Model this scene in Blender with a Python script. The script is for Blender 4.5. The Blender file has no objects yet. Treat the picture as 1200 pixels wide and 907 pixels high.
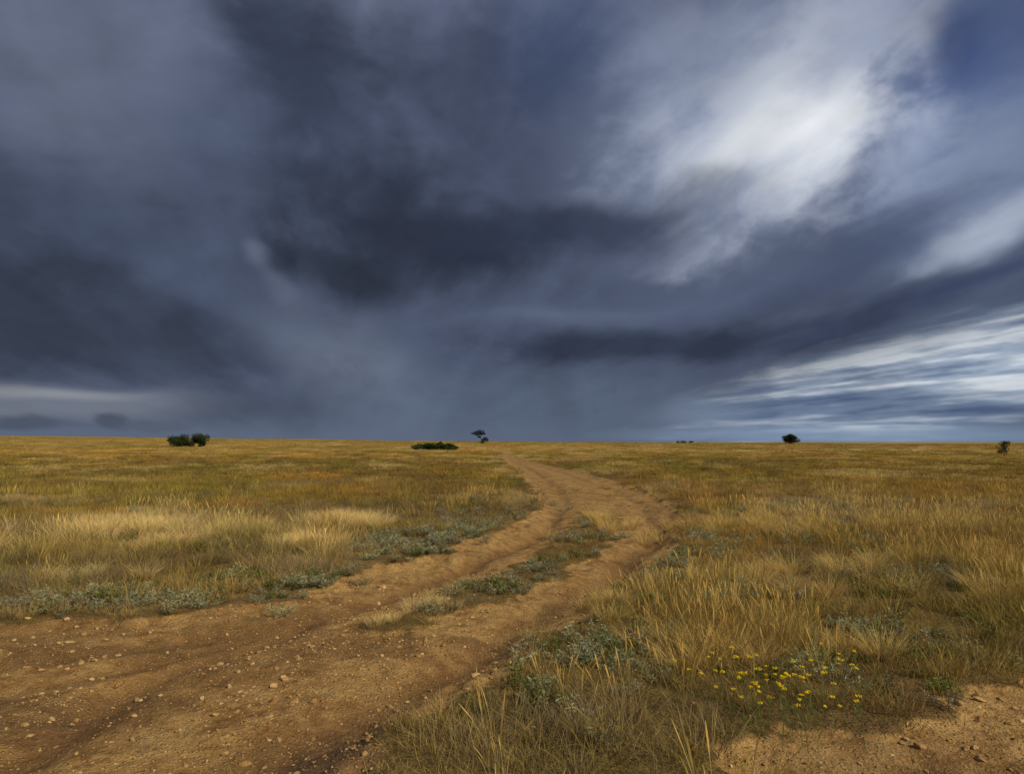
import bpy, math, random, bmesh
import numpy as np
from mathutils import Vector
R = np.random.RandomState(7)
random.seed(7)
scene = bpy.context.scene
scene.view_settings.view_transform = 'Standard'
scene.view_settings.look = 'None'
scene.view_settings.exposure = 0

def lin(c):
    out = []
    for v in c:
        v = v / 255.0
        out.append(v / 12.92 if v <= 0.04045 else ((v + 0.055) / 1.055) ** 2.4)
    return out

# ------------------------------------------------------------------ noise
def _h(ix, iy, s):
    n = (ix.astype(np.int64) * 374761393 + iy.astype(np.int64) * 668265263 + s * 1274126177) & 0xffffffff
    n = ((n ^ (n >> 13)) * 1103515245) & 0xffffffff
    n = (n ^ (n >> 16)) & 0xffffffff
    n = (n * 2246822519) & 0xffffffff
    n = n ^ (n >> 15)
    return (n & 0xffffff) / float(0xffffff)
def vn(x, y, s=0):
    ix = np.floor(x); iy = np.floor(y)
    fx = x - ix; fy = y - iy
    fx = fx * fx * fx * (fx * (fx * 6 - 15) + 10); fy = fy * fy * fy * (fy * (fy * 6 - 15) + 10)
    a = _h(ix, iy, s); b = _h(ix + 1, iy, s); c = _h(ix, iy + 1, s); d = _h(ix + 1, iy + 1, s)
    return (a + (b - a) * fx) * (1 - fy) + (c + (d - c) * fx) * fy
def fbm(x, y, s=0, o=4, g=.5, rot=.5):
    t = 0; a = 1; n = 0; ca, sa = math.cos(rot), math.sin(rot)
    for i in range(o):
        t = t + a * vn(x + 17.3 * i, y - 9.1 * i, s + i); n += a; a *= g
        x, y = 2.03 * (x * ca - y * sa), 2.03 * (x * sa + y * ca)
    return t / n
def ss(a, b, x):
    t = np.clip((x - a) / (b - a), 0, 1)
    return t * t * (3 - 2 * t)
def mixc(c1, c2, f):
    return c1 * (1 - f[..., None]) + c2 * f[..., None]

# ------------------------------------------------------------------ plan of the track (metres)
LEFT = [(-40, 4.5), (-12, 5.7), (-4.65, 6.36), (-3.81, 6.25), (-3.1, 6.36), (-2.72, 7.19), (-2.28, 7.46), (-1.94, 8.33), (-1.75, 9.3),
        (-1.0, 10.1), (-.56, 11.35), (0, 12.95), (.42, 15.35), (.6, 17.9), (.62, 24.1), (.35, 37.1), (-.6, 57), (-1.2, 80), (-1.5, 105)]
RIGHT = [(-.9, -12), (-.7, 2.5), (-.526, 3.65), (-.35, 4.26), (.1, 5.0), (.5, 6.16), (1.15, 7.66), (2.0, 9.16), (2.78, 11.35), (3.55, 14.2),
         (4.15, 17.9), (4.35, 22), (4.05, 29), (3.0, 40), (1.4, 57), (.1, 80), (-.6, 105)]
ROAD = [(-40, -12)] + LEFT + RIGHT[::-1]
MEDIAN = [(-1.35, 6.15), (-1.0, 7.46), (-.27, 8.65), (.47, 10.6), (1.22, 13.6), (1.7, 16.5), (2.0, 16.8),
          (2.3, 14.2), (1.75, 11.35), (.9, 9.3), (.08, 7.55), (-.45, 6.8), (-.9, 6.05)]
PATCH = [(1.0, -12), (1.0, 3.1), (1.18, 3.6), (1.6, 3.9), (2.23, 4.0), (3.04, 4.7), (3.69, 5.1), (6, 5.6), (12, 5.2), (12, -12)]
RUT_A = [(-3.2, 1), (-2.47, 3.81), (-2.57, 4.83), (-2.03, 6.17), (-1.25, 7.88), (-.48, 9.8), (.64, 12.95), (1.25, 16.9), (1.6, 24.1), (1.1, 40), (.1, 60), (-.7, 90)]
RUT_B = [(-1.9, 1), (-1.31, 3.65), (-.82, 4.53), (-.27, 5.57), (.346, 7.07), (1.25, 8.86), (2.25, 11.35), (3.0, 14.8), (3.45, 19), (3.2, 27.5), (2.1, 42), (.7, 60), (-.2, 90)]
RUT_C = [(-9, 3.6), (-5.5, 4.6), (-3.6, 5.4), (-2.3, 6.3)]
RUT_D = [(-5.5, 2.6), (-3.9, 3.9), (-2.9, 5.2), (-2.2, 6.3)]

def segd(px, py, pts, closed):
    d = np.full(px.shape, 1e9); n = len(pts)
    for i in range(n if closed else n - 1):
        ax, ay = pts[i]; bx, by = pts[(i + 1) % n]
        vx, vy = bx - ax, by - ay
        t = np.clip(((px - ax) * vx + (py - ay) * vy) / (vx * vx + vy * vy + 1e-9), 0, 1)
        d = np.minimum(d, np.hypot(px - ax - t * vx, py - ay - t * vy))
    return d
def sdf(px, py, pts):
    d = segd(px, py, pts, True)
    ins = np.zeros(px.shape, bool); n = len(pts)
    for i in range(n):
        ax, ay = pts[i]; bx, by = pts[(i + 1) % n]
        if ay == by: continue
        c = ((ay > py) != (by > py)) & (px < (bx - ax) * (py - ay) / (by - ay) + ax)
        ins ^= c
    return np.where(ins, d, -d)

def masks(x, y):
    n1 = (fbm(x * 1.6, y * 1.6, 3, 4) - .5); n2 = (fbm(x * 6, y * 6, 9, 3) - .5)
    amp = 1 / (1 + np.maximum(y - 12, 0) * .02)
    r = sdf(x, y, ROAD) + (n1 * .75 + n2 * .3) * amp
    m = sdf(x, y, MEDIAN) + n1 * .45 + n2 * .35
    p = sdf(x, y, PATCH) + n1 * .9 + n2 * .3
    return r, m, p
def dirtmask(x, y):
    r, m, p = masks(x, y)
    road = ss(-.12, .12, r) * (1 - .75 * ss(60, 95, y))
    med = ss(-.1, .12, m)
    pat = ss(-.15, .15, p)
    return np.maximum(road * (1 - .85 * med), pat), road, med, pat, r
def ruts(x, y):
    w = .19
    wob = (fbm(x * .8, y * .8, 41, 2) - .5) * .3
    a = np.exp(-(segd(x + wob, y, RUT_A, False) / w) ** 2)
    b = np.exp(-(segd(x + wob, y, RUT_B, False) / (w * 1.1)) ** 2)
    c = .6 * np.exp(-(segd(x, y + wob, RUT_C, False) / w) ** 2)
    d = .7 * np.exp(-(segd(x, y + wob, RUT_D, False) / w) ** 2)
    return np.maximum(np.maximum(a, b), np.maximum(c, d))
def height(x, y, full=True):
    z = .9 * ss(105, 190, y) + 3.5 * np.exp(-(((x + 270) / 160) ** 2 + ((y - 300) / 150) ** 2) / 2)
    z = z + (fbm(x / 45, y / 45, 21, 3) - .5) * .7 * ss(25, 120, np.hypot(x, y)) * (1 - .6 * ss(400, 900, y))
    z = z + (fbm(x / 4, y / 4, 22, 3) - .5) * .16
    if full:
        d, road, med, pat, r = dirtmask(x, y)
        fin = 1 - ss(25, 60, y)
        z = z - .085 * ss(-.15, .35, r) * (1 - ss(60, 90, y)) - .04 * pat + .035 * med * road
        z = z - .09 * ruts(x, y) * fin * (.5 + fbm(x * 1.5, y * 1.5, 31, 2)) * (1 - .5 * ss(12, 20, y))
        z = z + d * fin * ((fbm(x * 1.5, y * 1.5, 33, 3) - .5) * .06 + (fbm(x * 9, y * 9, 35, 4) - .5) * .026)
        z = z + (1 - d) * (fbm(x * 3, y * 3, 37, 3) - .5) * .06 * fin
    return z

STRAW = np.array([.53, .34, .080]); BLOND = np.array([.70, .52, .21]); GREEN = np.array([.225, .205, .043])
BROWN = np.array([.29, .172, .058]); ORANGE = np.array([.50, .27, .056])
def gauss(x, y, cx, cy, sx, sy):
    return np.exp(-(((x - cx) / sx) ** 2 + ((y - cy) / sy) ** 2))
def fieldcol(x, y):
    c = np.broadcast_to(STRAW, x.shape + (3,)).copy()
    n = fbm(x * .22, y * .13, 51, 4); c = mixc(c, ORANGE, ss(.42, .66, n) * .75)
    n = fbm(x * .35, y * .16, 55, 4)
    c = mixc(c, GREEN, ss(.43, .63, n) * (.68 - .36 * ss(-1, 3, x) * (1 - ss(15, 40, y))))
    n = fbm(x * .07, y * .035, 58, 4); c = mixc(c, GREEN * 1.1, ss(.45, .69, n) * .55)
    n = fbm(x * .5, y * .3, 61, 4); c = mixc(c, BROWN, ss(.47, .65, n) * .7)
    n = fbm(x * .4, y * .22, 65, 4); c = mixc(c, BLOND, ss(.54, .68, n) * .65)
    c = mixc(c, BLOND, np.clip(gauss(x, y, -6.3, 11.6, 1.9, 1.4) * 1.2, 0, .9))
    c = mixc(c, BROWN * .7 + GREEN * .3, np.clip(gauss(x, y, -3.6, 15.0, 2.6, 1.6) * 1.1, 0, .85))
    c = mixc(c, GREEN, np.clip(gauss(x, y, -7.0, 8.4, 1.8, 1.1) * 1.1, 0, .85))
    c = mixc(c, GREEN * .8, np.clip(gauss(x, y, -4.2, 10.6, .9, .7) * 1.0, 0, .8))
    c = mixc(c, BROWN * .6, np.clip(gauss(x, y, -9, 11.5, 1.6, 1.2), 0, .7))
    c = mixc(c, BROWN * .8 + GREEN * .2, np.clip(gauss(x, y, 5.0, 9.2, 2.2, .8), 0, .6))
    far = ss(70, 200, y)
    c = mixc(c, np.array([.35, .24, .058]), far * .5)
    return c

# ------------------------------------------------------------------ node helpers
def newmat(name):
    m = bpy.data.materials.new(name); m.use_nodes = True
    nt = m.node_tree; nt.nodes.clear()
    return m, nt
class NB:
    def __init__(s, nt): s.nt = nt
    def n(s, t, **k):
        nd = s.nt.nodes.new(t)
        for a, b in k.items(): setattr(nd, a, b)
        return nd
    def set(s, sock, v):
        if isinstance(v, bpy.types.NodeSocket): s.nt.links.new(v, sock)
        else: sock.default_value = v
    def math(s, op, a, b=0.0, c=None, clamp=False):
        nd = s.n('ShaderNodeMath', operation=op, use_clamp=clamp)
        s.set(nd.inputs[0], a); s.set(nd.inputs[1], b)
        if c is not None: s.set(nd.inputs[2], c)
        return nd.outputs[0]
    def noise(s, vec, scale, detail=4, rough=.55, dist=0.0, col=False, lac=2.0):
        nd = s.n('ShaderNodeTexNoise')
        s.set(nd.inputs['Vector'], vec)
        nd.inputs['Scale'].default_value = scale; nd.inputs['Detail'].default_value = detail
        nd.inputs['Roughness'].default_value = rough; nd.inputs['Distortion'].default_value = dist
        return nd.outputs['Color' if col else 'Fac']
    def rng(s, v, a, b, c=0.0, d=1.0, smooth=True):
        nd = s.n('ShaderNodeMapRange')
        nd.interpolation_type = 'SMOOTHSTEP' if smooth else 'LINEAR'
        s.set(nd.inputs['Value'], v)
        for k, val in zip(('From Min', 'From Max', 'To Min', 'To Max'), (a, b, c, d)): s.set(nd.inputs[k], val)
        return nd.outputs['Result']
    def mix(s, f, a, b, blend='MIX'):
        nd = s.n('ShaderNodeMix', data_type='RGBA', blend_type=blend)
        s.set(nd.inputs[0], f)
        for sock, v in ((nd.inputs[6], a), (nd.inputs[7], b)):
            if not isinstance(v, bpy.types.NodeSocket) and len(v) == 3: v = (*v, 1)
            s.set(sock, v)
        return nd.outputs[2]
    def attr(s, name, typ='GEOMETRY'):
        return s.n('ShaderNodeAttribute', attribute_name=name, attribute_type=typ)

# ------------------------------------------------------------------ ground material
def ground_material():
    m, nt = newmat('earth_and_litter'); b = NB(nt)
    geo = b.n('ShaderNodeNewGeometry').outputs['Position']
    dirt = b.attr('dirt').outputs['Fac']; rut = b.attr('rut').outputs['Fac']; wet = b.attr('wet').outputs['Fac']
    field = b.attr('field').outputs['Color']
    n1 = b.noise(geo, 1.1, 5, .6); n2 = b.noise(geo, 7, 5, .65); n3 = b.noise(geo, 60, 3, .7)
    tan = b.mix(b.rng(n1, .36, .62), (.245, .124, .036), (.41, .237, .075))
    tan = b.mix(b.rng(n2, .42, .66, 0, .6), tan, (.49, .31, .115))
    tan = b.mix(b.math('MULTIPLY', rut, .75), tan, (.140, .068, .023))
    tan = b.mix(b.rng(n2, .5, .33, 0, .6), tan, (.14, .070, .024))
    tan = b.mix(b.math('MULTIPLY', wet, .75), tan, (.085, .047, .026))
    vo = b.n('ShaderNodeTexVoronoi'); b.set(vo.inputs['Vector'], geo); vo.inputs['Scale'].default_value = 38
    cell = b.n('ShaderNodeSeparateColor'); b.set(cell.inputs[0], vo.outputs['Color'])
    st = b.math('MULTIPLY', b.rng(vo.outputs['Distance'], .45, .26), b.rng(cell.outputs[0], .55, .60))
    vo2 = b.n('ShaderNodeTexVoronoi'); b.set(vo2.inputs['Vector'], geo); vo2.inputs['Scale'].default_value = 95
    cell2 = b.n('ShaderNodeSeparateColor'); b.set(cell2.inputs[0], vo2.outputs['Color'])
    st2 = b.math('MULTIPLY', b.rng(vo2.outputs['Distance'], .45, .3), b.rng(cell2.outputs[0], .5, .55))
    grit = b.rng(n1, .38, .55, .35, 1.0)
    st = b.math('MULTIPLY', st, grit); st2 = b.math('MULTIPLY', st2, grit)
    stc = b.mix(cell.outputs[1], (.29, .165, .060), (.55, .38, .17))
    tan = b.mix(b.math('MULTIPLY', st, .7), tan, stc)
    tan = b.mix(b.math('MULTIPLY', st2, .6), tan, b.mix(cell2.outputs[1], (.18, .092, .036), (.52, .35, .15)))
    tan = b.mix(.5, tan, b.mix(b.rng(n3, .3, .7), (.45, .45, .45), (1.1, 1.1, 1.1)), 'MULTIPLY')
    fmod = b.mix(b.rng(n3, .35, .65), (.5, .47, .45), (1.15, 1.1, 1.0))
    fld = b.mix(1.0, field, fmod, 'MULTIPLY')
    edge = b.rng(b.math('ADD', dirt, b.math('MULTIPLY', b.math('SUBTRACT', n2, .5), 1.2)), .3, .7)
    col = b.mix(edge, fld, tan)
    hgt = b.math('ADD', b.math('MULTIPLY', st, .012), b.math('ADD', b.math('MULTIPLY', st2, .006), b.math('ADD', b.math('MULTIPLY', n3, .012), b.math('MULTIPLY', n2, .05))))
    bp = b.n('ShaderNodeBump'); bp.inputs['Strength'].default_value = 1.0; bp.inputs['Distance'].default_value = 1.0
    b.set(bp.inputs['Height'], hgt)
    p = b.n('ShaderNodeBsdfPrincipled'); b.set(p.inputs['Base Color'], col)
    b.set(p.inputs['Roughness'], b.rng(wet, 0, 1, .95, .6)); p.inputs['Specular IOR Level'].default_value = .15
    b.set(p.inputs['Normal'], bp.outputs[0])
    o = b.n('ShaderNodeOutputMaterial'); nt.links.new(p.outputs[0], o.inputs[0])
    return m

def spaced(fine0, fine1, step, lo, hi, g):
    a = list(np.arange(fine0, fine1, step)); s = step; v = a[-1]; up = []
    while v < hi: s *= g; v += s; up.append(v)
    s = step; v = fine0; dn = []
    while v > lo: s *= g; v -= s; dn.append(v)
    return np.array(dn[::-1] + a + up)
def grid_mesh(name, V, quads, fattr, cattr, mat, normals=None):
    used, inv = np.unique(quads, return_inverse=True); q = inv.reshape(-1, 4)
    me = bpy.data.meshes.new(name)
    me.vertices.add(len(used)); me.vertices.foreach_set('co', V[used].ravel().astype(np.float32))
    me.loops.add(q.size); me.loops.foreach_set('vertex_index', q.ravel().astype(np.int32))
    me.polygons.add(len(q)); me.polygons.foreach_set('loop_start', np.arange(0, q.size, 4, dtype=np.int32))
    me.polygons.foreach_set('loop_total', np.full(len(q), 4, np.int32))
    me.polygons.foreach_set('use_smooth', np.ones(len(q), bool))
    me.update(calc_edges=True)
    for nm, arr in fattr:
        at = me.attributes.new(nm, 'FLOAT', 'POINT'); at.data.foreach_set('value', arr.ravel()[used].astype(np.float32))
    for nm, arr in cattr:
        at = me.attributes.new(nm, 'FLOAT_COLOR', 'POINT')
        cc = np.concatenate([arr.reshape(-1, 3)[used], np.ones((len(used), 1))], 1)
        at.data.foreach_set('color', cc.ravel().astype(np.float32))
    if normals is not None: me.normals_split_custom_set_from_vertices(normals.reshape(-1, 3)[used].tolist())
    me.materials.append(mat)
    ob = bpy.data.objects.new(name, me); scene.collection.objects.link(ob)
    return ob
def grid_quads(ny, nx):
    idx = np.arange(nx * ny).reshape(ny, nx)
    return np.stack([idx[:-1, :-1], idx[:-1, 1:], idx[1:, 1:], idx[1:, :-1]], -1).reshape(-1, 4)
xs = spaced(-4.5, 4.5, .032, -5000, 5000, 1.05)
ys = spaced(3.0, 9.5, .032, -300, 6000, 1.022)
X, Y = np.meshgrid(xs, ys)
Z = height(X, Y)
D, ROADM, MEDM, PATM, RS = dirtmask(X, Y)
gy, gx = np.gradient(Z, ys, xs)
N = np.stack([-gx, -gy, np.ones_like(gx)], -1); N /= np.linalg.norm(N, axis=-1, keepdims=True)
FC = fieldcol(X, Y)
dist = np.hypot(X, Y)
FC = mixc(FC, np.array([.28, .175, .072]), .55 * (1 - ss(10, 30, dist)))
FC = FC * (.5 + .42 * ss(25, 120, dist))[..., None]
WET = gauss(X, Y, -.85, 3.7, .35, .5) + .5 * gauss(X, Y, 1.9, 3.5, .7, .4) + .6 * gauss(X, Y, -4.0, 4.2, 1.6, .35)
WET = np.clip(WET * (.4 + 1.2 * fbm(X * 2, Y * 2, 71, 3)), 0, 1)
RUTS = ruts(X, Y) * (.5 + fbm(X * 1.5, Y * 3, 72, 3)) * (1 - .65 * ss(10, 18, Y)) + .75 * ss(.50, .66, fbm(X * .9 + Y * .3, Y * 1.4, 73, 4)) * (X < 0) * (1 - ss(6, 8, Y))
RUTS = np.clip(RUTS, 0, 1)
quads = grid_quads(*X.shape)
fm = (ROADM.ravel()[quads].mean(1) > .5)
gm = ground_material()
V = np.stack([X.ravel(), Y.ravel(), Z.ravel()], -1)
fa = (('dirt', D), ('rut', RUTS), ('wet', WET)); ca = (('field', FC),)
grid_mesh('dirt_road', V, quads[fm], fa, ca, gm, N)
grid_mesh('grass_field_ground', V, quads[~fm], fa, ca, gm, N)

# ------------------------------------------------------------------ plant prototypes
def plant_material(name, transl=.35, instancer=True):
    m, nt = newmat(name); b = NB(nt)
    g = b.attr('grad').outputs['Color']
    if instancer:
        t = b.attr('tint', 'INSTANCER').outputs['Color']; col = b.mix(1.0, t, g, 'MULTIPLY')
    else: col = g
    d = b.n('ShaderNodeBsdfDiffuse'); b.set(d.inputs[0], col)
    o = b.n('ShaderNodeOutputMaterial')
    if transl > 0:
        tr = b.n('ShaderNodeBsdfTranslucent'); b.set(tr.inputs[0], col)
        mx = b.n('ShaderNodeMixShader'); mx.inputs[0].default_value = transl
        nt.links.new(d.outputs[0], mx.inputs[1]); nt.links.new(tr.outputs[0], mx.inputs[2])
        nt.links.new(mx.outputs[0], o.inputs[0])
    else: nt.links.new(d.outputs[0], o.inputs[0])
    return m
class MB:
    def __init__(s): s.v = []; s.f = []; s.c = []
    def strip(s, pts, ws, side, cols):
        n0 = len(s.v); k = len(pts)
        for p, w, c in zip(pts, ws, cols):
            s.v.append(p - side * w * .5); s.v.append(p + side * w * .5); s.c += [c, c]
        for i in range(k - 1):
            a = n0 + 2 * i; s.f.append((a, a + 1, a + 3, a + 2))
    def blade(s, root, az, lean, h, w, curve, segs=3, head=0, c0=.4, c1=1.1, col=(1, 1, 1), headcol=None):
        d = np.array([math.cos(az), math.sin(az), 0]); fa = random.uniform(0, math.pi)
        side = np.array([math.cos(fa), math.sin(fa), 0])
        pts = []; ws = []; cs = []; col = np.array(col)
        ts = list(np.linspace(0, 1, segs + 1))
        if head: ts = [0, .4, .72, .80, .9, 1.0]
        for t in ts:
            p = root + d * (lean * t + curve * t * t) * h + np.array([0, 0, 1]) * h * (t - .35 * curve * t * t)
            pts.append(p)
            if head: ww = w if t < .73 else (head * .8 if t < .85 else (head if t < .95 else head * .25))
            else: ww = w * (1 - t ** 1.6) + .0004
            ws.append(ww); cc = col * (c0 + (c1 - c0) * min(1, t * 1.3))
            if head and headcol is not None and t > .73: cc = np.array(headcol)
            cs.append(cc)
        s.strip(pts, ws, side, cs)
    def build(s, name, mat, link=None):
        me = bpy.data.meshes.new(name)
        me.from_pydata([tuple(v) for v in s.v], [], s.f)
        at = me.attributes.new('grad', 'FLOAT_COLOR', 'POINT')
        cc = np.concatenate([np.array(s.c), np.ones((len(s.c), 1))], 1)
        at.data.foreach_set('color', cc.ravel().astype(np.float32))
        me.materials.append(mat); ob = bpy.data.objects.new(name, me)
        if link is not None: link.objects.link(ob)
        return ob
U = random.uniform
protos = bpy.data.collections.new('meadow_plant_parts')
mt = plant_material('meadow_blades', .2)
def rr(r):
    a = U(0, 6.283); q = r * math.sqrt(random.random()); return np.array([q * math.cos(a), q * math.sin(a), -.01]), a
for i in range(4):      # 0-3 short grass
    b = MB()
    for k in range(36):
        p, a = rr(.10); v = U(.6, 1.3)
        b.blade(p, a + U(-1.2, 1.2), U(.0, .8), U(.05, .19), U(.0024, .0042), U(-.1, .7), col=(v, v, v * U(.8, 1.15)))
    b.build('p00_short_grass_%d' % i, mt, protos)
for i in range(3):      # 4-6 tall seeded stems
    b = MB()
    for k in range(14):
        p, a = rr(.10); v = U(.85, 1.3)
        b.blade(p, a + U(-.6, .6), U(.0, .32), U(.26, .47), .0020, U(0, .3), head=U(.005, .010), col=(v, v, v), headcol=(1.2, 1.1, .98))
    for k in range(26):
        p, a = rr(.10); v = U(.6, 1.1)
        b.blade(p, a + U(-1.2, 1.2), U(.0, .7), U(.07, .24), U(.0024, .004), U(.0, .8), col=(v, v, v))
    b.build('p04_tall_grass_%d' % i, mt, protos)
for i in range(3):      # 7-9 sage
    b = MB()
    for k in range(13):
        a = U(0, 6.283); r = U(.03, .15); top = np.array([r * math.cos(a), r * math.sin(a), U(.04, .13) * (1.15 - r * 3)])
        root = np.array([r * .3 * math.cos(a), r * .3 * math.sin(a), -.01])
        b.strip([root, (root + top) / 2, top], [.004, .003, .002], np.array([-math.sin(a), math.cos(a), 0]), [(.4, .35, .3)] * 3)
        for j in range(17):
            t = U(.35, 1.05); p = root + (top - root) * t
            dr = np.array([U(-1, 1), U(-1, 1), U(-.2, 1)]); dr /= np.linalg.norm(dr) + 1e-6
            L = U(.018, .042); sd = np.cross(dr, [U(-1, 1), U(-1, 1), U(-1, 1)]); sd /= np.linalg.norm(sd) + 1e-6
            v = .5 + .6 * t * U(.6, 1.2)
            b.strip([p, p + dr * L * .5, p + dr * L], [.002, .006, .001], sd, [(v * .8,) * 3, (v,) * 3, (v * 1.1,) * 3])
    b.build('p07_sage_%d' % i, mt, protos)
for i in range(2):      # 10-11 twiggy dead weed
    b = MB()
    for k in range(60):
        p, a = rr(.12)
        b.blade(p, a + U(-2, 2), U(.2, 1.3), U(.05, .20), U(.0018, .0034), U(-.5, .8), c0=.5, c1=1.0)
    b.build('p10_weed_%d' % i, mt, protos)
for i in range(2):      # 12-13 blond feather tussock
    b = MB()
    for k in range(150):
        p, a = rr(.11); v = U(.85, 1.15)
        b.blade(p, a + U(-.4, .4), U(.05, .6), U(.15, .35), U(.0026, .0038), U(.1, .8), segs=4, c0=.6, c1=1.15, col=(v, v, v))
    b.build('p12_tussock_%d' % i, mt, protos)
for i in range(3):      # 14-16 mid distance sward
    b = MB()
    for k in range(80):
        p, a = rr(.34); v = U(.6, 1.35)
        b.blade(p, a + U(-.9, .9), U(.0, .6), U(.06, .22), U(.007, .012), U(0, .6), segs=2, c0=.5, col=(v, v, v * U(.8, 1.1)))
    b.build('p14_sward_%d' % i, mt, protos)
for i in range(2):      # 17-18 far sward
    b = MB()
    for k in range(80):
        p, a = rr(1.2); v = U(.7, 1.25)
        b.blade(p, a + U(-.9, .9), U(.0, .5), U(.08, .26), U(.03, .05), U(0, .4), segs=2, c0=.6, col=(v, v, v))
    b.build('p17_far_sward_%d' % i, mt, protos)

def instancer(name, coll, P, I, RO, SC, T):
    me = bpy.data.meshes.new(name); me.vertices.add(len(P)); me.vertices.foreach_set('co', P.ravel().astype(np.float32))
    a = me.attributes.new('pick', 'INT', 'POINT'); a.data.foreach_set('value', I.astype(np.int32))
    a = me.attributes.new('rot', 'FLOAT_VECTOR', 'POINT'); a.data.foreach_set('vector', RO.ravel().astype(np.float32))
    a = me.attributes.new('scl', 'FLOAT_VECTOR', 'POINT'); a.data.foreach_set('vector', SC.ravel().astype(np.float32))
    a = me.attributes.new('tint', 'FLOAT_COLOR', 'POINT'); a.data.foreach_set('color', np.concatenate([T, np.ones((len(T), 1))], 1).ravel().astype(np.float32))
    ob = bpy.data.objects.new(name, me); scene.collection.objects.link(ob)
    ng = bpy.data.node_groups.new(name + '_scatter', 'GeometryNodeTree')
    ng.interface.new_socket('Geometry', in_out='INPUT', socket_type='NodeSocketGeometry')
    ng.interface.new_socket('Geometry', in_out='OUTPUT', socket_type='NodeSocketGeometry')
    gi = ng.nodes.new('NodeGroupInput'); go = ng.nodes.new('NodeGroupOutput')
    ci = ng.nodes.new('GeometryNodeCollectionInfo'); ci.inputs['Collection'].default_value = coll
    ci.inputs['Separate Children'].default_value = True; ci.inputs['Reset Children'].default_value = True
    ip = ng.nodes.new('GeometryNodeInstanceOnPoints'); ip.inputs['Pick Instance'].default_value = True
    def na(nm, dt):
        nd = ng.nodes.new('GeometryNodeInputNamedAttribute'); nd.data_type = dt; nd.inputs['Name'].default_value = nm
        return [o for o in nd.outputs if o.enabled and o.name == 'Attribute'][0]
    ng.links.new(gi.outputs[0], ip.inputs['Points']); ng.links.new(ci.outputs[0], ip.inputs['Instance'])
    ng.links.new(na('pick', 'INT'), ip.inputs['Instance Index'])
    ng.links.new(na('rot', 'FLOAT_VECTOR'), ip.inputs['Rotation']); ng.links.new(na('scl', 'FLOAT_VECTOR'), ip.inputs['Scale'])
    ng.links.new(ip.outputs[0], go.inputs[0])
    md = ob.modifiers.new('scatter', 'NODES'); md.node_group = ng
    return ob

def scatter(y0, y1, dens, wid=.88):
    W = wid * y1 + 1.5; n = int(2 * W * (y1 - y0) * dens)
    x = R.uniform(-W, W, n); y = R.uniform(y0, y1, n)
    k = np.abs(x) < wid * y + 1.5
    return x[k], y[k]
allP = []; allI = []; allR = []; allS = []; allT = []
def put(x, y, pick, s, t, sz=None, sink=0):
    n = len(x)
    z = height(x, y) - sink
    allP.append(np.stack([x, y, z], -1)); allI.append(pick)
    allR.append(np.stack([R.uniform(-.12, .12, n), R.uniform(-.12, .12, n), R.uniform(0, 6.283, n)], -1))
    if sz is None: sz = s
    allS.append(np.stack([s, s, sz], -1)); allT.append(np.clip(t, .01, .95))
def jitter(c, n, a=.18):
    return c * R.uniform(1 - a, 1 + a, (n, 1)) * R.uniform(1 - a * .35, 1 + a * .35, (n, 3))

def sage(x, y):
    s = 1.0 * gauss(x, y, -4.6, 6.85, 2.4, .36) + .9 * gauss(x, y, -2.2, 8.0, .5, .7) + 1.1 * gauss(x, y, -1.5, 10.6, .9, 1.0) + .6 * gauss(x, y, -.8, 13, .6, 1.8)
    s = s + 1.0 * gauss(x, y, .6, 4.75, .4, .5) + .8 * gauss(x, y, 2.3, 6.9, .5, .4) + .9 * gauss(x, y, 2.15, 4.6, .35, .22) + .7 * gauss(x, y, 3.0, 5.7, .35, .25)
    s = s + .7 * gauss(x, y, .1, 8.0, .5, .7) + .35 * gauss(x, y, 5.5, 11, 1.4, 1.2) + .35 * gauss(x, y, 1.9, 8.4, .4, .7)
    s = s + .4 * gauss(x, y, 4.6, 8.0, .8, .7) + .25 * ss(.54, .66, fbm(x * .7, y * .7, 97, 3)) * (x > 0)
    return s
DRY = np.array([.49, .335, .125]); GREY = np.array([.29, .215, .13])
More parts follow.
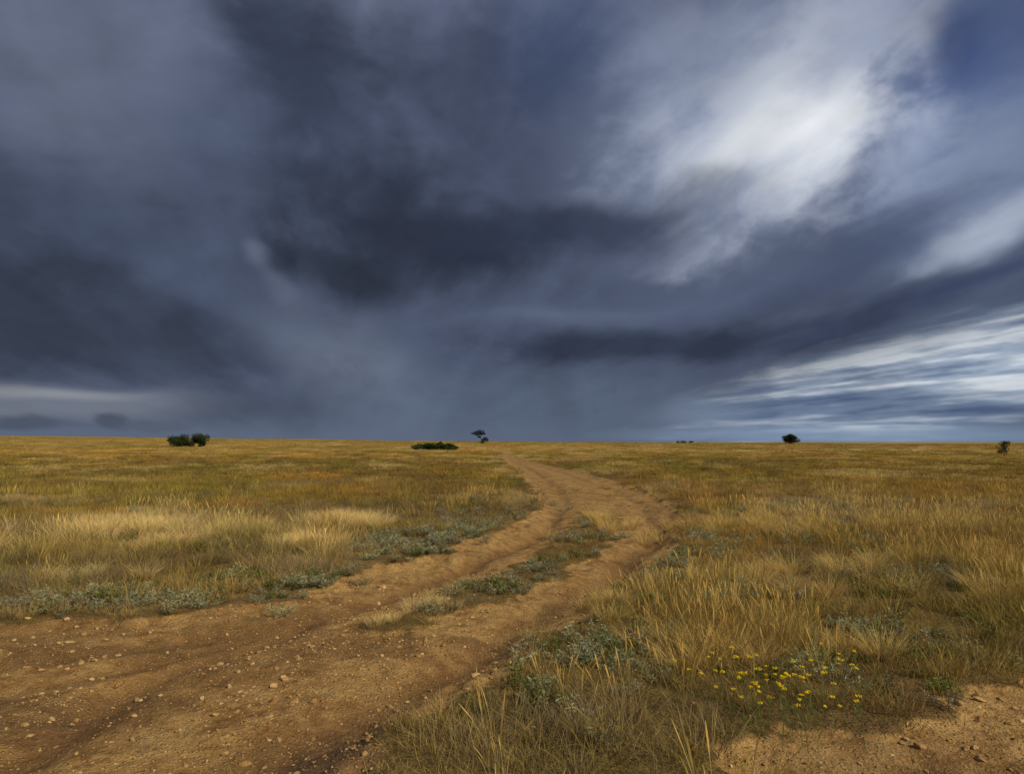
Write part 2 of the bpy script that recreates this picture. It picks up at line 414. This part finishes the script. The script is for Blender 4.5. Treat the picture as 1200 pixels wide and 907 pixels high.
for (y0, y1, dens) in ((2.0, 7.0, 88), (7.0, 15.0, 62), (15, 26, 26)):
    x, y = scatter(y0, y1, dens)
    d, road, med, pat, r = dirtmask(x, y)
    clump = fbm(x * 2.2, y * 2.2, 81, 3); sg = sage(x, y)
    prob = np.where(d > .5, .012, np.where((med > .3) & (road > .5), .6, 1.0)) * (.08 + .92 * ss(.39, .57, clump + .06)) * (1 - .7 * np.clip(sg, 0, 1))
    k = R.uniform(size=len(x)) < prob
    x, y, d, med, road, r, clump = x[k], y[k], d[k], med[k], road[k], r[k], clump[k]; n = len(x)
    inmed = (med > .3) & (road > .5)
    edge = ss(.05, 1.0, -r)
    right = ss(0, 2, x)
    tall = np.clip((fbm(x * .6, y * .6, 85, 3) - .38) * 3.2, 0, 1) * edge * (.35 + .75 * right) * (1 - .6 * ss(10, 18, y)) + .5 * gauss(x, y, 1.2, 4.9, .4, .6) * edge
    pick = R.randint(0, 4, n)
    u = R.uniform(size=n)
    istall = u < tall * .55
    pick = np.where(istall, R.randint(4, 7, n), pick)
    weed = ss(.48, .66, fbm(x * .9, y * .9, 88, 3)) * .45 + .9 * gauss(x, y, .35, 3.9, .6, .4) + .5 * gauss(x, y, -3.4, 15, 3, 2)
    isweed = R.uniform(size=n) < weed * .85
    pick = np.where(isweed, R.randint(10, 12, n), pick)
    t = jitter(fieldcol(x, y), n, .25)
    nearf = (1 - ss(6, 14, y)) * .42
    t = mixc(t, DRY * R.uniform(.7, 1.25, (n, 1)), np.clip((1 - edge) * .45 + nearf, 0, .85))
    t = mixc(t, GREY * R.uniform(.6, 1.2, (n, 1)), isweed * .8)
    s = R.uniform(.7, 1.25, n) * (.60 + .42 * edge) * (1 + .15 * (x < -2.5))
    s = np.where(inmed, .75 * R.uniform(.6, 1.2, n), s)
    s = s * (.85 + .35 * ss(.4, .7, clump)) * (1 + .008 * np.maximum(y - 8, 0))
    s = np.where(istall, np.minimum(s, 1.08), s)
    put(x, y, pick, s, t)
x, y = scatter(3, 18, 60)
d, road, med, pat, r = dirtmask(x, y)
pr = np.clip(sage(x, y), 0, 1) * ss(.37, .57, fbm(x * 2.5, y * 2.5, 91, 3) + .05) * np.where(d > .6, .15, 1) + .015 * (d < .3)
k = R.uniform(size=len(x)) < pr; x, y = x[k], y[k]; n = len(x)
put(x, y, R.randint(7, 10, n), R.uniform(.5, 1.25, n), jitter(np.broadcast_to([.31, .305, .170], (n, 3)), n, .25))
x, y = scatter(4, 18, 22)
d, road, med, pat, r = dirtmask(x, y)
k = (R.uniform(size=len(x)) < ss(.55, .67, fbm(x * .8, y * .8, 93, 3)) * .65) & (d < .3); x, y = x[k], y[k]; n = len(x)
put(x, y, R.randint(7, 10, n), R.uniform(.6, 1.1, n), jitter(np.broadcast_to([.16, .165, .045], (n, 3)), n, .25))
cl = [(-3.05, 13.0, .6, .5, 60, 1.0), (-2.95, 10.2, .4, .3, 34, .95), (-6.4, 11.9, 1.7, 1.0, 110, .85), (-5.3, 10.4, .8, .4, 20, .75), (1.35, 5.1, .5, .35, 14, .85), (.95, 6.5, .3, .45, 9, .7),
      (3.2, 7.6, 1.3, .8, 30, .85), (6.2, 8.8, 1.5, .8, 60, .95), (4.2, 12.5, 2.0, 1.2, 46, .85), (5.2, 6.9, .9, .4, 26, .9), (8, 13, 2, 1.2, 36, .9), (-.85, 6.9, .25, .3, 9, .5), (-1.15, 6.35, .12, .12, 5, .4), (8, 22, 6, 3, 70, .8), (1.8, 13.9, .25, 1.3, 26, .7), (-7.5, 9.3, .8, .3, 14, .8), (-5.2, 8.4, .6, .3, 8, .7), (2.4, 5.3, .5, .25, 10, .8)]
for cx, cy, sx, sy, n, s in cl:
    x = cx + R.normal(0, sx * .6, n); y = cy + R.normal(0, sy * .6, n)
    c = BLOND if cx < 0 else BLOND * .45 + STRAW * .5
    put(x, y, R.randint(12, 14, n), s * R.uniform(.7, 1.2, n), jitter(np.broadcast_to(c, (n, 3)), n, .15))
for (y0, y1, dens, lo, hi, sc) in ((20, 45, 4.5, 14, 17, 1.0), (45, 95, 1.7, 14, 17, 1.35), (90, 230, .18, 17, 19, 1.2)):
    x, y = scatter(y0, y1, dens, .82)
    d = dirtmask(x, y)[0]
    k = (d < .25) & (R.uniform(size=len(x)) < .3 + .9 * fbm(x * .4, y * .2, 95, 3)); x, y = x[k], y[k]; n = len(x)
    near_edge = (segd(x, y, ROAD, True) < .7)
    s = sc * R.uniform(.7, 1.25, n) * np.where(near_edge, .5, 1)
    put(x, y, R.randint(lo, hi, n), s, jitter(fieldcol(x, y), n, .22), sz=s * (.9 if y0 < 90 else .8))
x, y = scatter(14, 60, .45); d = dirtmask(x, y)[0]; k = d < .1; x, y = x[k], y[k]; n = len(x)
put(x, y, R.randint(10, 12, n), R.uniform(1.3, 2.4, n), jitter(np.broadcast_to([.13, .10, .04], (n, 3)), n, .3))
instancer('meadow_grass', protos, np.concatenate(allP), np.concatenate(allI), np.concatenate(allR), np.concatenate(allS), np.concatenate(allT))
print('tufts', sum(len(p) for p in allP))

# ------------------------------------------------------------------ gravel
pc = bpy.data.collections.new('gravel_parts')
ms, nt = newmat('limestone_pebble'); b = NB(nt)
geo = b.n('ShaderNodeNewGeometry').outputs['Position']
c = b.mix(1.0, b.attr('tint', 'INSTANCER').outputs['Color'], b.mix(b.rng(b.noise(geo, 70, 3, .6), .3, .7), (.65, .62, .6), (1.15, 1.12, 1.1)), 'MULTIPLY')
p = b.n('ShaderNodeBsdfDiffuse'); b.set(p.inputs['Color'], c)
o = b.n('ShaderNodeOutputMaterial'); nt.links.new(p.outputs[0], o.inputs[0])
for i in range(6):
    bm = bmesh.new(); bmesh.ops.create_icosphere(bm, subdivisions=2, radius=1)
    fl = U(.4, .75); e = U(.6, 1)
    cuts = [Vector((U(-1, 1), U(-1, 1), U(-1, 1))).normalized() for _ in range(10)]
    for v in bm.verts:
        for cn in cuts:
            dd = v.co.dot(cn) - .66
            if dd > 0: v.co -= cn * dd
        v.co.x *= e; v.co.z *= fl; v.co *= U(.95, 1.05)
    me = bpy.data.meshes.new('pebble_%d' % i); bm.to_mesh(me); bm.free(); me.materials.append(ms)
    ob = bpy.data.objects.new('pebble_%d' % i, me); pc.objects.link(ob)
x, y = scatter(2.5, 9, 620); x2, y2 = scatter(9, 26, 50); x = np.concatenate([x, x2]); y = np.concatenate([y, y2])
d, road, med, pat, r = dirtmask(x, y); rt = ruts(x, y)
pr = np.where(d > .5, .2 + .7 * ss(.42, .62, fbm(x * 1.1, y * 1.1, 101, 3)) + .8 * gauss(x, y, -1.2, 4.6, 1.0, 2.0), .03) * (1 - .6 * rt)
k = R.uniform(size=len(x)) < pr; x, y = x[k], y[k]; n = len(x)
s = np.clip(.0056 * np.exp(R.normal(0, .66, n)), .003, .038) * (1 + .04 * np.maximum(y - 5, 0))
P = np.stack([x, y, height(x, y) + s * .1], -1)
T = jitter(mixc(np.broadcast_to([.27, .155, .056], (n, 3)), np.array([.50, .345, .16]), R.uniform(size=n) ** 1.6), n, .12)
instancer('gravel', pc, P, R.randint(0, 6, n), np.stack([R.uniform(-.4, .4, n), R.uniform(-.4, .4, n), R.uniform(0, 6.28, n)], -1), np.stack([s, s, s], -1), T)
print('pebbles', n)

# ------------------------------------------------------------------ yellow wildflowers
fb = MB()
def flower_clump(cx, cy, sx, sy, n):
    for k in range(n):
        x = cx + R.normal(0, sx); y = cy + R.normal(0, sy)
        z = float(height(np.array([x]), np.array([y]))[0]); h = U(.17, .33)
        root = np.array([x, y, z]); top = root + np.array([U(-.06, .06), U(-.06, .06), h])
        fb.strip([root, (root + top) / 2 + np.array([.01, 0, 0]), top], [.003, .0025, .002], np.array([1, 0, 0]), [(.10, .13, .03)] * 3)
        for j in range(5):
            t = U(.1, .8); p = root + (top - root) * t; a = U(0, 6.28); dr = np.array([math.cos(a), math.sin(a), .6])
            fb.strip([p, p + dr * .02, p + dr * .04], [.002, .006, .001], np.array([-math.sin(a), math.cos(a), 0]), [(.15, .17, .06)] * 3)
        rad = U(.008, .020)
        for j in range(18):
            a = U(0, 6.28); q = rad * math.sqrt(random.random())
            cpt = top + np.array([q * math.cos(a), q * math.sin(a), U(.0, .009)]); rs = U(.0035, .0055)
            cc = np.array([.86, .62, .02]) * U(.75, 1.1)
            n0 = len(fb.v); fb.v.append(cpt + np.array([0, 0, .003])); fb.c.append(cc)
            for m_ in range(6):
                an = m_ * math.pi / 3; fb.v.append(cpt + np.array([rs * math.cos(an), rs * math.sin(an), 0])); fb.c.append(cc * .8)
            for m_ in range(6): fb.f.append((n0, n0 + 1 + m_, n0 + 1 + (m_ + 1) % 6))
flower_clump(1.52, 3.96, .20, .11, 44)
flower_clump(1.70, 4.25, .26, .14, 26)
fo = fb.build('yellow_wildflowers', plant_material('wildflower', .25, instancer=False)); scene.collection.objects.link(fo)

# ------------------------------------------------------------------ trees and bushes
leafm = plant_material('tree_foliage', .25, instancer=False)
def tube(mb, p0, p1, r0, r1, col=(.09, .065, .045), sides=6, bend=None, segs=4):
    p0 = np.array(p0, float); p1 = np.array(p1, float); bend = np.zeros(3) if bend is None else np.array(bend)
    n0 = len(mb.v)
    ax = p1 - p0; ax /= np.linalg.norm(ax); u = np.cross(ax, [.3, .9, .1]); u /= np.linalg.norm(u); w = np.cross(ax, u)
    for i in range(segs + 1):
        t = i / segs; c = p0 + (p1 - p0) * t + bend * 4 * t * (1 - t); r = r0 + (r1 - r0) * t
        for j in range(sides):
            a = j * 2 * math.pi / sides; mb.v.append(c + (u * math.cos(a) + w * math.sin(a)) * r); mb.c.append(np.array(col) * U(.8, 1.2))
    for i in range(segs):
        for j in range(sides):
            a = n0 + i * sides + j; b_ = n0 + i * sides + (j + 1) % sides
            mb.f.append((a, b_, b_ + sides, a + sides))
def crown(mb, base, clumps, per, leaf, col):
    for (cx, cy, cz, rx, rz) in clumps:
        shade = U(.6, 1.4)
        for k in range(per):
            v = np.array([R.normal(), R.normal(), R.normal()]); v /= np.linalg.norm(v); q = U(.35, 1.12) ** .6
            q2 = q * (1 + .2 * math.sin(7 * v[0] + 5 * v[2] + cx * 3))
            p = base + np.array([cx + v[0] * rx * q2, cy + v[1] * rx * q2, max(.03, cz + v[2] * rz * q2)])
            d1 = R.normal(size=3); d1 /= np.linalg.norm(d1); d2 = np.cross(d1, R.normal(size=3)); d2 /= np.linalg.norm(d2)
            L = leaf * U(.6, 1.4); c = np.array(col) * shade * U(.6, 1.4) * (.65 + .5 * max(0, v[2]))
            mb.strip([p - d1 * L * .5, p, p + d1 * L * .5], [L * .12, L * .55, L * .08], d2, [c, c, c])
def gz(x, y): return float(height(np.array([float(x)]), np.array([float(y)]))[0])
def plant(name, x, y, trunks, clumps, per, leaf, col):
    mb = MB(); base = np.array([x, y, gz(x, y) - .03])
    for t in trunks: tube(mb, base + np.array(t[0]), base + np.array(t[1]), t[2], t[3], bend=t[4] if len(t) > 4 else None)
    crown(mb, base, clumps, per, leaf, col)
    ob = mb.build(name, leafm); scene.collection.objects.link(ob)
    return ob
DG = (.040, .056, .02)
for nm, cx, w, hh in (('round_bush', -60.2, 2.5, 2.5), ('round_bush', -56.6, 1.6, 2.8)):
    cls = []
    for _ in range(22):
        q = U(-1, 1); cls.append((q * w * .8, U(-w, w) * .5, U(.2, .8) * hh * math.sqrt(1 - .6 * q * q), U(.25, .42) * w, U(.16, .28) * hh))
    plant(nm, cx, 124, [((U(-.3, .3), 0, 0), (U(-1, 1) * w * .5, U(-.4, .4), hh * .6), .09, .04) for _ in range(5)], cls, 200, .19, DG)
cls = []
for k_ in range(44):
    q = -1 + 2 * (k_ + .5) / 44 + U(-.05, .05); q = max(-.98, min(.98, q)); cls.append((q * 2.9, U(-1.0, 1.0), U(.2, 1.05) * math.sqrt(1 - .8 * q * q), U(.4, .7), U(.22, .38)))
plant('spreading_shrub', -11.3, 100, [((U(-1.5, 1.5), 0, 0), (U(-2.5, 2.5), U(-.5, .5), .9), .05, .02) for _ in range(9)], cls, 160, .17, (.05, .075, .022))
plant('windswept_tree', -7.6, 160, [((.9, 0, 0), (.25, 0, 1.5), .14, .09, (.15, 0, 0)), ((.25, 0, 1.5), (-1.1, .2, 2.4), .07, .03, (0, 0, .15)), ((.25, 0, 1.5), (.5, -.1, 2.7), .07, .03), ((.6, 0, .7), (1.6, 0, 1.4), .06, .03), ((.25, 0, 1.5), (-.5, -.4, 1.9), .05, .02)],
      [(-1.3, 0, 2.45, .6, .28), (-.75, .3, 2.75, .65, .3), (-.1, -.2, 2.95, .65, .33), (.55, .1, 2.8, .6, .35), (1.0, 0, 2.4, .45, .25), (-.6, -.3, 2.2, .45, .22), (.2, .1, 2.35, .5, .3), (1.4, 0, 1.35, .55, .3), (.9, .2, .95, .6, .35), (1.7, -.1, .9, .45, .3), (-.1, 0, 1.65, .35, .2), (.6, 0, .4, .6, .25)], 150, .20, DG)
cls = []
for _ in range(36):
    a = U(0, 6.28); q = math.sqrt(random.random()); cls.append((2.2 * q * math.cos(a), 1.7 * q * math.sin(a), 1.75 + U(-1.1, .95) * math.sqrt(1 - .6 * q * q), U(.5, .85), U(.4, .65)))
plant('round_tree', 79.3, 195, [((0, 0, 0), (0, 0, 1.2), .2, .13), ((-.4, 0, 0), (-.9, .2, 1.6), .12, .06), ((.3, 0, 0), (1.0, -.2, 1.6), .12, .06)], cls, 190, .24, DG)
cls = [(U(-.7, .7), U(-.5, .5), U(.55, 1.75), U(.16, .32), U(.14, .26)) for _ in range(22)]
tr = [((0, 0, 0), (0.05, 0, .8), .05, .035)] + [((.05, 0, U(.4, .8)), (c_[0], c_[1], c_[2]), .022, .008) for c_ in cls[:14]]
plant('young_tree', 54.5, 76, tr, cls, 75, .09, (.06, .07, .03))
for (x, y, w, hh) in ((51, 205, 1.4, 1.0), (53.6, 206, .9, .9), (49.3, 204, .5, .8)):
    cls = [(U(-w, w) * .7, U(-w, w) * .5, U(.3, .75) * hh, U(.35, .5) * w, U(.2, .35) * hh) for _ in range(7)]
    plant('distant_shrub', x, y, [((0, 0, 0), (U(-.3, .3) * w, 0, hh * .7), .04, .02) for _ in range(3)], cls, 90, .15, DG)

# ------------------------------------------------------------------ storm-cloud backdrop (front half of the sky)
rad = math.radians
azs = spaced(-38.5, 38.5, .10, -97, 97, 1.12); azs = azs[(azs >= -97) & (azs <= 97)]
els = spaced(0, 33, .09, -1.2, 78, 1.10); els = els[(els >= -1.2) & (els <= 78)]
A, E = np.meshgrid(np.radians(azs), np.radians(els))
DX, DY, DZ = np.sin(A) * np.cos(E), np.cos(A) * np.cos(E), np.sin(E)
zz = np.maximum(DZ, 0) + .10
U1, V1 = DX / zz, DY / zz
wa = rad(-14); wx, wy = math.sin(wa), math.cos(wa)
al = U1 * wx + V1 * wy; ac = U1 * wy - V1 * wx
streak = fbm(ac * 2.0, al * .45, 201, 6, .55)
streakf = fbm(ac * 6.0, al * 1.0, 211, 5, .55)
q1 = fbm(A * 5, E * 7, 401, 4) - .5; q2 = fbm(A * 5, E * 7, 411, 4) - .5
puff = fbm(A * 6 + 1.0 * q1, E * 10 + 1.0 * q2, 221, 6, .53)
pufff = fbm(A * 18 + 2.0 * q2, E * 30 + 2.0 * q1, 231, 5, .56)
def rotn(deg, sx, sy, seed, o=5, g=.55):
    c, s_ = math.cos(rad(deg)), math.sin(rad(deg))
    return fbm((A * c + E * s_) * sx + 1.0 * q1, (-A * s_ + E * c) * sy + 1.0 * q2, seed, o, g, .2)
wisp = rotn(26, 4, 10, 311, 6, .58)
wispf = rotn(22, 12, 30, 321, 5, .6)
wA = (fbm(A * 3, E * 5, 241, 4) - .5); wE = (fbm(A * 3, E * 5, 251, 4) - .5)
wA2 = (fbm(A * 11, E * 17, 261, 4) - .5); wE2 = (fbm(A * 11, E * 17, 271, 4) - .5)
att = .2 + .8 * ss(0, .22, E)
AW = A + att * (.13 * wA + .05 * wA2); EW = E + att * (.10 * wE + .04 * wE2)
edge0 = .65 * (streak - .5) + .3 * (streakf - .5) + .95 * (puff - .5) + .35 * (pufff - .5)
edgeW = .65 * (wisp - .5) + .3 * (wispf - .5) + .8 * (puff - .5) + .5 * (pufff - .5)
def L3(c): return np.array(lin(c))
C = mixc(np.broadcast_to(L3((92, 102, 122)), A.shape + (3,)), L3((72, 81, 102)), ss(0, .12, E))
C = mixc(C, L3((88, 97, 120)), ss(.35, .62, E))
def blob(px, py, rx, ry, rot, c, st=1.0, inner=.15, ek=.8, warp=1.0, edge=None):
    global C
    if edge is None: edge = edge0
    u = (px - 600) / 800; v = (518 - py) / 800; q = 1 - .08 * v
    x_, z_ = u / q, v / q; hyp = math.hypot(x_, 1)
    ca, ce = math.atan(x_), math.atan(z_ / hyp); f = 1 / hyp
    dx = (A + (AW - A) * warp - ca) / f; dy = (E + (EW - E) * warp - ce)
    cr, sr = math.cos(rad(rot)), math.sin(rad(rot))
    xx = (dx * cr + dy * sr) / (rx / 800 * f); yy = (-dx * sr + dy * cr) / (ry / 800 * f)
    d = np.hypot(xx, yy) + edge * ek
    mk = (1 - ss(inner, 1.0, d)) * st
    if c is not None: C = mixc(C, L3(c), mk)
    return mk
blob(40, 40, 330, 220, -30, (104, 112, 133), .85, .0, .5)
blob(190, 60, 120, 160, -20, (100, 108, 130), .6, .0, .7)
blob(120, 270, 380, 130, -10, (70, 80, 101), .8, .0)
blob(100, 395, 470, 95, 0, (56, 64, 80), .92, .2, .5)
blob(60, 474, 330, 27, 1, (112, 118, 132), .9, .3, .3, .5)
blob(70, 464, 170, 10, 1, (148, 151, 158), .65, .0, .7, .4)
blob(320, 480, 160, 40, 0, (66, 75, 92), .7, .1, .5)
blob(40, 499, 90, 11, 0, (70, 77, 92), .8, .3, .9, .5)
blob(132, 494, 26, 12, -10, (68, 75, 91), .8, .3, 1.0, .5)
blob(185, 501, 60, 8, 0, (80, 88, 102), .6, .3, .9, .5)
blob(410, 425, 190, 75, -28, (99, 109, 128), .95, .1, .5)
blob(620, 478, 330, 62, 0, (86, 98, 118), .85, .2, .4)
blob(430, 0, 320, 90, 0, (104, 112, 135), .75, .0, .8)
blob(360, 130, 210, 150, -50, (56, 64, 84), .9, .1, .7)
blob(560, 110, 160, 130, -40, (66, 75, 97), .8, .1, .7)
blob(670, 60, 120, 130, 60, (62, 74, 104), .85, .1, .8)
blob(1130, 110, 360, 260, 0, (70, 86, 124), .92, .2, .6)
blob(1150, 190, 220, 140, 30, (122, 135, 161), .85, .0, .7, .8, edgeW)
blob(880, 140, 350, 200, 22, (116, 127, 154), .95, .15, .6, .6)
blob(890, 205, 260, 95, 18, (144, 154, 175), .85, .0, .7, .6, edgeW)
blob(890, 125, 290, 165, 20, (160, 169, 187), .92, .0, .75, .6, edgeW)
blob(915, 145, 225, 125, 18, (190, 196, 207), .92, .0, .8, .6, edgeW)
blob(940, 155, 150, 80, 14, (222, 225, 229), .88, .0, .9, .6, edgeW)
blob(750, 70, 110, 100, 50, (140, 150, 174), .65, .0, .9, .8, edgeW)
blob(990, 50, 150, 70, 30, (148, 158, 182), .7, .0, .9, .8, edgeW)
blob(1070, 170, 110, 70, 40, (154, 165, 188), .65, .0, .9, .7, edgeW)
blob(1140, 35, 90, 80, 30, (58, 74, 114), .8, .1, .8, .8, edgeW)
blob(1165, 272, 140, 38, 18, (168, 178, 196), .8, .0, .8, .5, edgeW)
blob(480, 280, 260, 95, -14, (44, 50, 65), .97, .15, .5)
blob(400, 315, 140, 52, -24, (42, 48, 61), .9, .25, .5, .7)
blob(700, 272, 270, 58, 6, (52, 60, 80), .92, .2, .6, .8)
blob(990, 300, 260, 34, 14, (66, 76, 102), .85, .1, .8, .7)
blob(298, 288, 30, 22, -50, (116, 126, 146), .45, .0, .9, .7)
blob(325, 335, 44, 18, -40, (100, 110, 130), .5, .0, .8, .6)
blob(800, 345, 330, 34, 9, (84, 95, 120), .7, .0, .9)
blob(1150, 335, 240, 24, 14, (60, 70, 98), .8, .1, .7, .7)
blob(650, 374, 190, 16, 4, (92, 103, 126), .6, .0, .5, .5)
blob(770, 404, 330, 32, 2, (49, 56, 74), .93, .25, .5, .7)
blob(1000, 368, 240, 24, 14, (56, 65, 88), .85, .15, .7, .7)
# layered, fanning bands low on the right
band = blob(1100, 452, 440, 92, 9, None, .97, .35, .5, .5)
fan = E / (.10 + np.maximum(A, -.1) * .22)
bn = fbm(A * 2.6 + 3, fan * 7.0 + .5 * q1, 281, 4, .5, .05); bn2 = fbm(A * 6, fan * 24 + .8 * q2, 291, 4, .55, .05); bn3 = fbm(A * 12, fan * 20, 295, 4, .6, .3)
bb = .54 * bn + .24 * bn2 + .22 * bn3
bc = mixc(np.broadcast_to(L3((72, 90, 122)), A.shape + (3,)), L3((108, 124, 149)), ss(.38, .50, bb))
bc = mixc(bc, L3((150, 163, 181)), ss(.49, .57, bb)); bc = mixc(bc, L3((200, 207, 214)), ss(.56, .65, bb))
C = C * (1 - band[..., None]) + bc * band[..., None]
blob(1000, 510, 400, 16, 0, (128, 150, 176), .7, .3, .15, .2)
blob(830, 488, 110, 32, 0, (124, 140, 163), .5, .1, .4, .3)
# fine billow / wisp modulation
tx = .28 * streak + .12 * streakf + .36 * puff + .18 * pufff + .06 * wispf
C = C * (1 + (tx - .5)[..., None] * 1.55 * (.2 + .8 * ss(.01, .12, E))[..., None])
# rain veil: soft shafts
rain = blob(670, 455, 170, 95, 0, None, 1.0, .2, .15, .2)
sh = fbm(A * 15 + E * 2.2, E * .9, 301, 4, .5, .0)
C = C * (1 + rain * (sh - .5) * .6)[..., None]
rain2 = blob(420, 470, 280, 90, 0, None, 1.0, .1, .2, .2)
C = C * (1 + rain2 * (fbm(A * 13 - E * 6, E * 1.2, 303, 4, .5, .0) - .5) * .4)[..., None]
C = mixc(C, L3((92, 104, 124)), .25 * (1 - ss(.0, .05, E)) * (1 - band))
C = np.clip(C, .01, 1)
RADS = 9000
V = np.stack([DX, DY, DZ], -1).reshape(-1, 3) * RADS + np.array([0, 0, 1.7])
sm, nt = newmat('storm_cloud'); b = NB(nt)
em = b.n('ShaderNodeEmission'); b.set(em.inputs[0], b.attr('cloud').outputs['Color'])
o = b.n('ShaderNodeOutputMaterial'); nt.links.new(em.outputs[0], o.inputs[0])
sm.cycles.emission_sampling = 'NONE'
grid_mesh('sky', V, grid_quads(*A.shape), (), (('cloud', C),), sm)
print('sky verts', A.size)

world = bpy.data.worlds.new('World'); scene.world = world; world.use_nodes = True
nt = world.node_tree; nt.nodes.clear(); b = NB(nt)
SUN_EL, SUN_AZ = rad(38), rad(122)     # azimuth from +Y clockwise towards +X
sky = b.n('ShaderNodeTexSky', sky_type='NISHITA'); sky.sun_disc = False; sky.sun_elevation = SUN_EL; sky.sun_rotation = SUN_AZ
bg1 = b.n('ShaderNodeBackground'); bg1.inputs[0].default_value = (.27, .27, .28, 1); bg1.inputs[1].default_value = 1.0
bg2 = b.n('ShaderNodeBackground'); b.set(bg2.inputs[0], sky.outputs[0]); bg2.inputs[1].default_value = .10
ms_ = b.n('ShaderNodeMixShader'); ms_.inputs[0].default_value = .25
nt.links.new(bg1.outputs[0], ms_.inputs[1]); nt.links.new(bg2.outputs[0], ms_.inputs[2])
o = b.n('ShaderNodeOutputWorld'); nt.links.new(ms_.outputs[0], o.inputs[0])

sl = bpy.data.lights.new('sun', 'SUN'); sl.energy = 3.8; sl.angle = rad(7); sl.color = (1, .91, .74)
so = bpy.data.objects.new('sun', sl); scene.collection.objects.link(so)
tosun = Vector((math.sin(SUN_AZ) * math.cos(SUN_EL), math.cos(SUN_AZ) * math.cos(SUN_EL), math.sin(SUN_EL)))
so.rotation_euler = tosun.to_track_quat('Z', 'Y').to_euler(); so.location = tosun * 50

cam = bpy.data.cameras.new('camera'); cam.lens = 24; cam.sensor_width = 36; cam.clip_start = .05; cam.clip_end = 20000
co = bpy.data.objects.new('camera', cam); scene.collection.objects.link(co)
co.location = (0, 0, 1.7); co.rotation_euler = (rad(90 + 4.61), 0, 0)
scene.camera = co
